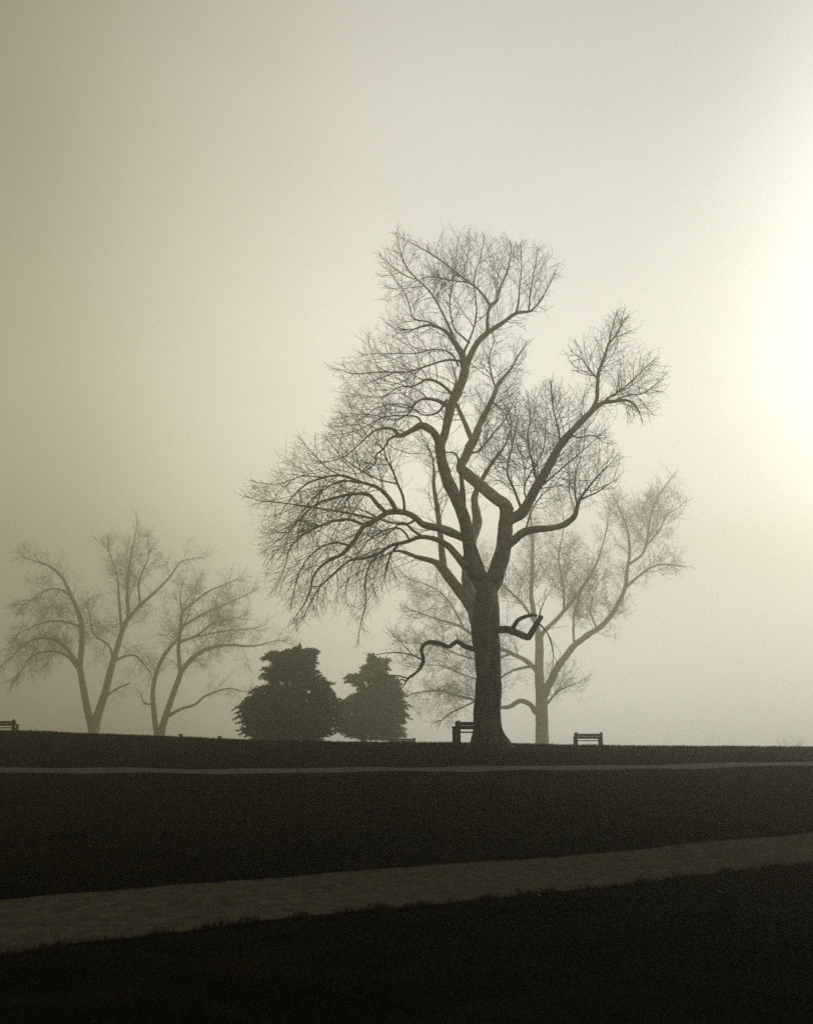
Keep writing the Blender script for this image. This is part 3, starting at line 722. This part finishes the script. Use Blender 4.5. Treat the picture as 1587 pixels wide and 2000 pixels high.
# ---- two double-stemmed trees, far off on the left
TWIG_MIN = .0055
THICK = 3.0
SOFT = 12
BUSH = .6
ENV_L1 = [(-70, 1110), (20, 1060), (60, 1040), (130, 1050), (200, 1040), (255, 995), (290, 1025), (330, 1050), (410, 1030), (425, 1110), (370, 1150), (325, 1195), (300, 1240), (325, 1310), (290, 1350), (232, 1395), (195, 1340), (150, 1340), (90, 1330), (50, 1365), (0, 1355), (-70, 1340), (-90, 1200)]
kw = dict(reach=2.3, dens=.5, depth=3)
t = Tree("bare_tree", 'faint double stemmed tree in thick mist nearest the left bench', 128.0, (183, 1432), ENV_L1, group='bare trees fading into the mist')
L = t.limb
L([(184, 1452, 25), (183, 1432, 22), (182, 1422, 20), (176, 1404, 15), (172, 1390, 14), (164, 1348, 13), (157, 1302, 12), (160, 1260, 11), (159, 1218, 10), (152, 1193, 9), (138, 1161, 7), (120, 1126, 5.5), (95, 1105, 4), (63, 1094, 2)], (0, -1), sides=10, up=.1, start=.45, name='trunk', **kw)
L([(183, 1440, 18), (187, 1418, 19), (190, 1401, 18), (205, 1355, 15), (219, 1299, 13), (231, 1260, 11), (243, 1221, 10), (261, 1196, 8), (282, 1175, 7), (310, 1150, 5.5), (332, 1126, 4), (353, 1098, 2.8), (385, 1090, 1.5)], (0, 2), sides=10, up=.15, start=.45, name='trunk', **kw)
L([(156, 1304, 9), (141, 1281, 8), (120, 1256, 6.5), (85, 1246, 5), (53, 1256, 3.5), (15, 1290, 1.6)], (0, -3), up=-.25, sides=8, **kw)
L([(152, 1305, 6), (131, 1281, 5.5), (99, 1272, 4.5), (64, 1281, 3.4), (42, 1310, 2)], (0, 3), up=-.3, sides=7, name='branch', **kw)
L([(137, 1163, 5), (116, 1151, 4), (88, 1154, 3.2), (50, 1180, 1.8)], (0, -3), up=-.15, sides=7, name='branch', **kw)
L([(158, 1225, 5), (130, 1215, 4), (90, 1215, 3.2), (40, 1235, 1.8)], (0, 3), up=-.1, sides=7, name='branch', **kw)
L([(248, 1212, 9), (251, 1200, 8), (249, 1161, 6.5), (251, 1126, 5), (259, 1073, 3), (268, 1030, 1.5)], (1, -1), up=.3, sides=8, **kw)
L([(238, 1238, 6), (233, 1172, 5), (229, 1126, 3.8), (215, 1080, 2)], (1, 3), up=.25, sides=7, name='branch', **kw)
L([(274, 1182, 5), (272, 1136, 4), (290, 1090, 2.4)], (1, -2), up=.3, sides=7, name='branch', **kw)
L([(222, 1292, 6), (247, 1281, 4.6), (268, 1283, 3.6), (289, 1306, 2)], (1, -1), up=-.2, sides=7, name='branch', **kw)
L([(222, 1290, 5), (212, 1260, 4), (184, 1239, 3), (175, 1200, 1.6)], (1, -2), up=.1, sides=7, name='branch', **kw)
L([(206, 1360, 5), (229, 1345, 4), (254, 1334, 2.4)], (0, -2), up=-.05, sides=6, name='branch', reach=1.5, dens=.5)
n_l1 = t.finish('limb')
ENV_L2 = [(315, 1145), (350, 1125), (400, 1105), (480, 1100), (520, 1150), (560, 1200), (600, 1245), (560, 1300), (490, 1305), (515, 1350), (480, 1400), (430, 1395), (380, 1375), (340, 1405), (285, 1405), (255, 1345), (285, 1275), (310, 1240)]
t = Tree("bare_tree", 'faint double stemmed tree in thick mist just left of the cedars', 124.0, (311, 1437), ENV_L2, group='bare trees fading into the mist')
L = t.limb
kw = dict(reach=2.2, dens=.5, depth=3)
L([(311, 1455, 18), (308, 1436, 13), (303, 1408, 11), (299, 1348, 9.5), (310, 1302, 8), (328, 1270, 7), (346, 1249, 5), (362, 1215, 3), (375, 1180, 1.6)], (0, 2), sides=10, up=.15, start=.4, name='trunk', **kw)
L([(312, 1455, 20), (314, 1436, 17), (318, 1419, 14.5), (332, 1373, 12), (348, 1330, 11), (356, 1309, 10.5), (374, 1288, 9.5), (399, 1270, 8), (441, 1260, 5.5), (494, 1262, 3.4), (540, 1251, 1.6)], (0, -3), sides=10, up=.15, start=.4, name='trunk', **kw)
L([(353, 1315, 9), (350, 1290, 8), (349, 1267, 7.5), (353, 1225, 6.5), (357, 1196, 5.5), (381, 1175, 4.4), (409, 1154, 3.2), (455, 1135, 1.6)], (-1, 1), up=.25, sides=8, **kw)
L([(351, 1255, 5), (388, 1239, 4), (416, 1218, 3.2), (462, 1207, 1.8)], (-1, -3), up=.25, sides=7, name='branch', **kw)
L([(352, 1253, 5), (374, 1246, 4), (441, 1232, 3), (495, 1228, 1.6)], (-1, 3), up=.2, sides=7, name='branch', **kw)
L([(353, 1225, 5), (395, 1200, 4), (440, 1180, 3), (485, 1160, 1.6)], (0, -2), up=.2, sides=7, name='branch', **kw)
L([(330, 1398, 7), (353, 1385, 5.6), (381, 1376, 5), (402, 1359, 4.2), (445, 1345, 3.2), (474, 1351, 1.8)], (0, -3), up=.3, sides=7, name='branch', start=.4, reach=1.6, dens=.45)
L([(301, 1380, 4), (296, 1376, 3.6), (282, 1373, 2.8), (275, 1355, 1.6)], (0, -2), up=.2, sides=6, name='branch', reach=1.3, dens=.5)
L([(356, 1196, 3.6), (352, 1170, 2.6), (355, 1150, 1.4)], (0, 0), up=.3, sides=6, name='branch', **kw)
n_l2 = t.finish('limb')
print("twig segments", n_main, n_r, n_l1, n_l2)

# ------------------------------------------------------------------ cedars
def cedar(label, Y, base_px, axis, poly, lift, nb, holes=()):
    p, s = at(base_px[0], base_px[1], Y)
    base = Vector((p.x, Y, tz(p.x, Y)))
    root = empty("cedar_tree", base)
    tag(root, label, 'tree', 'dark cedars at the crest')
    C = [at(a[0], a[1], Y)[0] for a in axis]
    C[0].z = base.z - .15
    Wd = [a[2] * s / 2 for a in axis]
    Cc = catmull(np.column_stack([[tuple(c) for c in C], Wd]), 5)
    link_mesh("trunk", tube_mesh("trunk", Cc[:, :3], Cc[:, 3], 9, lump=.12), M['bark'], root)
    ys_ = [q[1] for q in poly]
    xs_ = [q[0] for q in poly]
    bsegs, V, T = [], [], []
    ax = np.array([[a[0], a[1]] for a in axis])
    ax = ax[::-1]                                             # rising py for interp
    holes = list(holes) + [(h_x, h_y, rng.uniform(2.2, 4.6), rng.uniform(.8, 1.4)) for h_x, h_y in ((rng.uniform(min(xs_), max(xs_)), rng.uniform(min(ys_), max(ys_))) for _ in range(18))]
    cx0 = sum(xs_) / len(xs_)
    made = 0
    tries = 0
    while made < nb and tries < nb * 60:
        tries += 1
        px, py = rng.uniform(min(xs_), max(xs_)), rng.uniform(min(ys_), max(ys_))
        if not in_poly(px, py, poly): continue
        if any((px - h[0]) ** 2 + ((py - h[1]) * h[3]) ** 2 < h[2] ** 2 for h in holes): continue
        made += 1
        axx = np.interp(py + 18, ax[:, 1], ax[:, 0])
        half = max(8.0, abs(px - axx))
        k0 = s / .0228
        width_here = [x for x in xs_]
        dmax = 62 * s * max(.25, min(1.0, (py - min(ys_)) / 90.0))
        dep = rng.uniform(-1, 1) * math.sqrt(max(0.05, 1 - min(.95, (half / 110.0) ** 2))) * dmax
        tip = at(px, py, Y + dep)[0]
        st = at(axx, min(py + rng.uniform(4, 20), 1446), Y)[0]
        st = st.lerp(tip, .15)
        mid = st.lerp(tip, .6) + Vector((0, 0, .10))
        pts = catmull([tuple(st), tuple(mid), tuple(tip)], 5)
        for a, b, k in zip(pts[:-1], pts[1:], range(99)):
            r0 = .014 * (1 - k / 12)
            bsegs.append((*a, r0, *b, r0 * .9))
        out = (tip - st)
        if out.length < .05: out = Vector((0, 0, 1))
        outn = out.normalized()
        # flat fans of fine sprays at the outer part of the bough
        for k in range(17):
            f = rng.uniform(.45, 1.0)
            c = Vector(pts[int(f * (len(pts) - 1))])
            c = c + Vector((rng.gauss(0, .10), rng.gauss(0, .14), rng.gauss(0, .08))) * k0
            d = (outn + Vector((rng.gauss(0, .45), rng.gauss(0, .45), rng.gauss(.05, .35)))).normalized()
            side = d.cross(Vector((rng.gauss(0, .4), rng.gauss(0, .4), 1))).normalized()
            ln = rng.uniform(.16, .34) * k0
            for j in range(7):
                g = j / 6.0
                sgn = 1 if j % 2 else -1
                o_ = c + d * (ln * g * .75)
                dd = (d * .8 + side * sgn * rng.uniform(.3, .8) + Vector((0, 0, rng.gauss(-.05, .2)))).normalized()
                l2 = ln * rng.uniform(.36, .75) * (1.1 - .45 * g)
                nn = dd.cross(Vector((rng.gauss(0, 1), rng.gauss(0, 1), rng.gauss(0, 1)))).normalized()
                wv = nn * l2 * .17
                i0 = len(V)
                e = o_ + dd * l2
                m_ = o_ + dd * l2 * .45
                qx, qy = proj(e)
                if not in_poly(qx + rng.gauss(0, 3.0) + (qx - cx0) * .05, qy + rng.gauss(0, 2.4), poly): continue
                if any((qx - h_[0]) ** 2 + ((qy - h_[1]) * h_[3]) ** 2 < (h_[2] * .8) ** 2 for h_ in holes): continue
                V.extend([tuple(o_), tuple(m_ + wv), tuple(e), tuple(m_ - wv)])
                T.append((i0, i0 + 1, i0 + 2, i0 + 3))
    cxp, cyp = sum(xs_) / len(xs_), sum(ys_) / len(ys_)
    outl = []
    for a, c in zip(poly, poly[1:] + poly[:1]):
        for f in (0.0, .5):
            v_ = (a[0] + (c[0] - a[0]) * f, a[1] + (c[1] - a[1]) * f)
            outl.extend([v_] * (4 if v_[1] < min(ys_) + 28 else 1))
    for vx, vy in outl:
        if vy > 1440: continue
        ux, uy = vx - np.interp(vy + 25, ax[:, 1], ax[:, 0]), (vy - (vy + 25)) * .55
        ul = math.hypot(ux, uy) + 1e-6
        ux, uy = ux / ul, uy / ul + rng.gauss(0, .18)
        reach_ = rng.uniform(-3, 7)
        dep = rng.gauss(0, .5)
        e = at(vx + ux * reach_, vy + uy * reach_ + rng.uniform(-2, 3), Y + dep)[0]
        q0 = at(vx - ux * 26, vy - uy * 20 - 2, Y + dep * .5)[0]
        md = q0.lerp(e, .6) + Vector((0, 0, .16))
        line = [Vector(q) for q in catmull([tuple(q0), tuple(md), tuple(e)], 8)]
        for j in range(1, len(line)):
            p_ = line[j]
            d = (line[j] - line[j - 1]).normalized()
            g = j / len(line)
            for sgn in (-1, 1, -1, 1):
                sd = Vector((rng.gauss(0, .5), rng.gauss(0, .7), rng.gauss(0, 1) - .15)).normalized()
                dd = (d * rng.uniform(.5, 1.1) + sd * rng.uniform(.3, .8)).normalized()
                l2 = k0 * rng.uniform(.10, .26) * (1.25 - g * .8)
                nn = dd.cross(Vector((rng.gauss(0, 1), rng.gauss(0, 1), rng.gauss(0, 1)))).normalized()
                wv = nn * l2 * .16
                m_ = p_ + dd * l2 * .4
                i0 = len(V)
                V.extend([tuple(p_), tuple(m_ + wv), tuple(p_ + dd * l2), tuple(m_ - wv)])
                T.append((i0, i0 + 1, i0 + 2, i0 + 3))
    b = link_mesh("boughs", segs_mesh("boughs", bsegs, 4), M['twig'], root); b['kind'] = 'stuff'
    f = link_mesh("foliage", np_mesh("foliage", V, T, smooth=False), M['needle'], root); f['kind'] = 'stuff'
    return root
C1 = [(484, 1448), (478, 1438), (468, 1430), (474, 1420), (462, 1406), (470, 1398), (461, 1386), (476, 1380), (470, 1372), (488, 1362), (492, 1350), (514, 1344), (522, 1334), (508, 1324), (518, 1314), (514, 1308), (534, 1304), (530, 1294), (514, 1288), (526, 1280), (545, 1283),
      (556, 1275), (568, 1273), (585, 1262), (588, 1276), (598, 1278), (602, 1272), (619, 1273), (612, 1288), (618, 1300), (612, 1306), (624, 1316), (612, 1322), (613, 1330), (626, 1334), (632, 1324), (636, 1334), (648, 1338), (644, 1346), (654, 1354), (650, 1360), (668, 1370), (658, 1378), (668, 1392), (660, 1404),
      (666, 1416), (654, 1422), (650, 1436), (636, 1438), (640, 1448)]
cedar('broad dark cedar with a double top, left of the pair of cedars', 68.0, (570, 1447), [(570, 1450, 16), (572, 1400, 13), (576, 1340, 9), (582, 1300, 6), (584, 1270, 2)], C1, 0, 700,
      holes=[(549, 1334, 6, 1.2), (605, 1349, 6, 1), (514, 1352, 5, 1.2), (600, 1368, 4, 1), (574, 1377, 3.5, 1)])
C2 = [(654, 1378), (668, 1372), (678, 1362), (698, 1354), (700, 1340), (688, 1336), (672, 1331), (676, 1323), (690, 1318), (710, 1320), (704, 1311), (714, 1303), (721, 1298), (721, 1283), (728, 1282), (733, 1290), (757, 1291), (749, 1300), (757, 1310), (747, 1318), (756, 1324), (764, 1320), (786, 1330), (782, 1344), (790, 1354), (788, 1368), (798, 1380),
      (790, 1392), (798, 1404), (788, 1414), (795, 1432), (784, 1440), (780, 1446), (722, 1446), (716, 1438), (700, 1440), (690, 1434), (672, 1438), (662, 1426), (652, 1430), (650, 1400)]
cedar('thinner ragged cedar with a leaning top, right of the pair of cedars', 92.0, (708, 1449), [(708, 1452, 11), (712, 1420, 10), (722, 1370, 7), (731, 1320, 4), (733, 1285, 2)], C2, 0, 540,
      holes=[(711, 1337, 7, .8), (685, 1394, 5, 1.2), (732, 1387, 5, 1), (781, 1418, 5, .8), (660, 1436, 10, 1.2), (664, 1398, 4, 1)])

# ------------------------------------------------------------------ benches
def board(name, lo, hi, parent, mat, bev=.012, tilt=0.0, sag=0.0):
    import bmesh
    bm = bmesh.new()
    bmesh.ops.create_cube(bm, size=1)
    c = [(a + b) / 2 for a, b in zip(lo, hi)]
    d = [b - a for a, b in zip(lo, hi)]
    for v in bm.verts:
        v.co = Vector((v.co.x * d[0], v.co.y * d[1], v.co.z * d[2]))
    bmesh.ops.bevel(bm, geom=list(bm.edges), offset=bev, segments=1, affect='EDGES')
    me = bpy.data.meshes.new(name)
    bm.to_mesh(me); bm.free()
    o = link_mesh(name, me, mat, parent, local=True)
    o.location = c
    o.rotation_euler = (tilt, 0, sag)
    return o
def make_bench(label, px, Y, rz, length=1.7, hgt=.86):
    """timber bench, its back towards -y (the viewer when rz = 0)"""
    p, s = at(px, 1450, Y)
    b = empty("park_bench", (p.x, Y, tz(p.x, Y)), rz)
    tag(b, label, 'bench', 'timber park benches along the crest')
    h = length / 2
    m = M['timber']
    for sx in (-1, 1):
        x = sx * (h - .10)
        board("post", (x - .065, -.075, -.1), (x + .065, .055, hgt), b, m, .015)
        board("front_leg", (x - .06, .42, -.1), (x + .06, .54, .56), b, m, .012)
        board("armrest", (x - .075, .057, .561), (x + .075, .57, .63), b, m, .012)
        board("side_rail", (x - .045, .057, .30), (x + .045, .418, .395), b, m, .01)
    board("backrest_plank", (-h, .057, .655), (h, .105, .785), b, m, .01)
    board("backrest_plank", (-h + .01, .057, .515), (h - .01, .105, .648), b, m, .01)
    for k in range(4):
        y0 = .115 + k * .115
        board("seat_plank", (-h + .02 + .004 * k, y0, .398), (h - .02 - .003 * k, y0 + .10, .445), b, m, .008)
    return b
make_bench('nearest dark timber bench half hidden behind the foot of the tallest tree', 931, 34.4, R(15), 1.6, .82)
make_bench('lone timber bench on the crest to the right of the bare trees', 1149.5, 50.0, R(1), 1.52, .86)
make_bench('timber bench at the far left end of the crest', -1, 52.5, R(-3), 1.6, .86)
make_bench('timber bench partly hidden by the thinner ragged cedar', 786, 64.0, R(-2), 1.75, .84)

# ------------------------------------------------------------------ small things
def marker(px, Y, label):
    p, s = at(px, 1440, Y)
    g = tz(p.x, Y)
    b = empty("marker_post", (p.x, Y, g))
    tag(b, label, 'post', 'short marker posts behind the crest')
    top = at(px, 1433.5 if px < 400 else 1437.5, Y)[0].z - g
    board("post", (-.05, -.05, -.1), (.05, .05, top - .09), b, M['timber'], .01)
    board("cap", (-.12, -.08, top - .089), (.12, .08, top), b, M['timber'], .02)
    return b
marker(353, 55.0, 'short capped post nearest the far double stemmed tree')
marker(429, 55.0, 'short capped post nearest the broad dark cedar')

def weed(px, py0, py1, Y, label, n=6, spread=.3, mat='twig', name="dry_weed"):
    p, s = at(px, py0, Y)
    g = tz(p.x, Y)
    b = empty(name, (p.x, Y, g))
    tag(b, label, 'weed' if name == "dry_weed" else 'tree')
    h = at(px, py1, Y)[0].z - g
    segs = []
    for k in range(n):
        q = Vector((p.x + rng.gauss(0, .03), Y + rng.gauss(0, .03), g - .02))
        d = Vector((rng.gauss(0, spread), rng.gauss(0, spread), 1)).normalized()
        m_ = 6
        for j in range(m_):
            d = (d + Vector((rng.gauss(0, .15), rng.gauss(0, .15), .02))).normalized()
            e = q + d * (h / m_ * rng.uniform(.8, 1.1))
            rr = .012 * s * 60 * (1 - j / 8)
            segs.append((*q, rr * .5, *e, rr * .42))
            if j > 1:
                for _ in range(2):
                    dd = (d + Vector((rng.gauss(0, .8), rng.gauss(0, .8), rng.gauss(0, .4)))).normalized()
                    e2 = e + dd * h * rng.uniform(.12, .28)
                    segs.append((*e, rr * .35, *e2, rr * .3))
            q = e
    link_mesh("stalks", segs_mesh("stalks", segs), M[mat], b)['kind'] = 'stuff'
    return b
weed(1074, 1456, 1446, 52.0, 'spindly dry weed beside the trunk of the pale grey tree', 4)
weed(1549, 1461, 1438, 110.0, 'faint leafless sapling far off near the right end of the crest', 12, .35, 'limb', 'sapling')

# ------------------------------------------------------------------ grass and fallen leaves
def path_mask(X, Y):
    """signed: True where the point lies on one of the two paths"""
    m = np.zeros(X.shape, dtype=bool)
    o = np.argsort(rf[:, 0]); yf = np.interp(X, rf[o, 0], rf[o, 1])
    o = np.argsort(rn_[:, 0]); yn_ = np.interp(X, rn_[o, 0], rn_[o, 1])
    m |= (Y < yf + .005) & (Y > yn_ - .005)
    wv = np.interp(X, xx, w_)
    m |= (Y > Y_PATH - .57 + wv) & (Y < Y_PATH + .57 + wv * .3)
    return m
def blades(name, n, y0, y1, h0, h1, wid, label, seed, power=1.0, clump=.35, mat='grass'):
    g = np.random.default_rng(seed)
    Y = y0 + (y1 - y0) * g.random(n) ** power
    X = (g.random(n) * 2 - 1) * (Y * .50 + 1.0)
    keep = ~path_mask(X, Y)
    X, Y = X[keep], Y[keep]
    k = np.sin(X * 2.3 + 1.7 * np.sin(Y * 1.9)) * np.sin(Y * 2.7 + 1.2 * np.sin(X * 1.3)) + .6 * np.sin(X * 5.1 + Y * 3.3) * np.sin(Y * 6.3 - X * 2.2)
    keep = g.random(len(X)) < np.clip(.75 + clump * k, .1, 1)
    X, Y, k = X[keep], Y[keep], k[keep]
    Z = terrain(X, Y)
    n = len(X)
    h = (h0 + (h1 - h0) * g.random(n) ** 1.6) * (1 + .25 * k)
    a = g.random(n) * 2 * np.pi
    lean = g.random(n) * .9 + .15
    dx, dy = np.cos(a), np.sin(a)
    b = g.random(n) * 2 * np.pi
    wx, wy = np.cos(b) * wid * .5, np.sin(b) * wid * .5
    P0 = np.stack([X, Y, Z - .005], -1)
    P1 = P0 + np.stack([dx * lean * h * .35, dy * lean * h * .35, h * .62], -1)
    P2 = P0 + np.stack([dx * lean * h * .95, dy * lean * h * .95, h * (1 - .18 * lean)], -1)
    Wv = np.stack([wx, wy, np.zeros(n)], -1)
    V = np.stack([P0 - Wv, P0 + Wv, P1 + Wv * .8, P1 - Wv * .8, P2], axis=1).reshape(-1, 3)
    i = (np.arange(n) * 5)[:, None]
    q = np.concatenate([i, i + 1, i + 2, i + 3], axis=1)
    t3 = np.concatenate([i + 3, i + 2, i + 4], axis=1)
    o = link_mesh(name, np_mesh(name, V, q, t3, smooth=False), M[mat])
    tag(o, label, 'grass', kind='stuff')
    return o
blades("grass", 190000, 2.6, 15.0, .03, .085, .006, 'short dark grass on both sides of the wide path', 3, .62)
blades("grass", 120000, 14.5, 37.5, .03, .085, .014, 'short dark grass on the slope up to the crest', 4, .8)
def edge_tufts(A, B, n, seed, out, h0, h1, wid):
    """longer grass hanging over an edge A of a path (B is its other edge)"""
    g = np.random.default_rng(seed)
    i = g.integers(0, len(A) - 1, n)
    f = g.random(n)[:, None]
    P = A[i] * (1 - f) + A[i + 1] * f
    away = (A - B) / np.linalg.norm(A - B, axis=1)[:, None]
    P = P + away[i] * (g.random(n) ** 1.5 * out - .03)[:, None]
    k = np.sin(P[:, 0] * 3.1) * np.sin(P[:, 0] * 7.3 + 1) + .7 * np.sin(P[:, 0] * 17.0)
    keep = g.random(n) < np.clip(.6 + .5 * k, .05, 1)
    P, k = P[keep], k[keep]; aw = away[i][keep]
    n = len(P)
    Z = terrain(P[:, 0], P[:, 1])
    h = (h0 + (h1 - h0) * g.random(n)) * (1 + .3 * k)
    D = -aw * (.1 + .6 * g.random(n))[:, None] + g.normal(0, .35, (n, 2))
    b = g.random(n) * 2 * np.pi
    Wv = np.stack([np.cos(b) * wid, np.sin(b) * wid, np.zeros(n)], -1) * .5
    P0 = np.stack([P[:, 0], P[:, 1], Z - .005], -1)
    P1 = P0 + np.stack([D[:, 0] * h * .35, D[:, 1] * h * .35, h * .65], -1)
    P2 = P0 + np.stack([D[:, 0] * h * .95, D[:, 1] * h * .95, h * .9], -1)
    V = np.stack([P0 - Wv, P0 + Wv, P1 + Wv * .8, P1 - Wv * .8, P2], axis=1).reshape(-1, 3)
    q0 = (np.arange(n) * 5)[:, None]
    o = link_mesh("grass", np_mesh("grass", V, np.concatenate([q0, q0 + 1, q0 + 2, q0 + 3], axis=1), np.concatenate([q0 + 3, q0 + 2, q0 + 4], axis=1), smooth=False), M['grass'])
    return o
for a_, b_, n_, sd_, lb_ in ((rf, rn_, 26000, 21, 'longer ragged grass along the far edge of the wide path'), (rn_, rf, 26000, 22, 'longer ragged grass along the near edge of the wide path')):
    tag(edge_tufts(a_, b_, n_, sd_, .16, .03, .085, .006), lb_, 'grass', kind='stuff')
tag(edge_tufts(B2, A2, 14000, 23, .25, .03, .09, .014), 'longer grass along the upper edge of the narrow path', 'grass', kind='stuff')
def leaves(n, seed):
    g = np.random.default_rng(seed)
    Y = 9 + 26 * g.random(n) ** .8
    X = (g.random(n) * 2 - 1) * (Y * .47 + .5)
    cx = at(485, 1470, 30)[0]
    m = n // 7
    X[:m] = cx.x + g.normal(0, .09, m); Y[:m] = 29.5 + g.normal(0, .5, m)
    bx = at(955, 1452, 32.2)[0]
    X[m:3 * m] = bx.x + g.normal(.25, .55, 2 * m); Y[m:3 * m] = 32.1 + g.normal(0, .3, 2 * m)
    Z = terrain(X, Y) + .055
    s = .012 + .016 * g.random(n)
    a = g.random(n) * 2 * np.pi
    u = np.stack([np.cos(a), np.sin(a), g.normal(0, .4, n)], -1) * s[:, None]
    v = np.stack([-np.sin(a), np.cos(a), g.normal(0, .4, n)], -1) * s[:, None] * .6
    c = np.stack([X, Y, Z], -1)
    V = np.stack([c - u, c - v * .8, c + u, c + v], axis=1).reshape(-1, 3)
    i = (np.arange(n) * 4)[:, None]
    o = link_mesh("fallen_leaves", np_mesh("fallen_leaves", V, np.concatenate([i, i + 1, i + 2, i + 3], axis=1), smooth=False), M['litter'])
    tag(o, 'pale fallen leaves scattered over the dark lawn', 'leaves', kind='stuff')
leaves(300, 8)
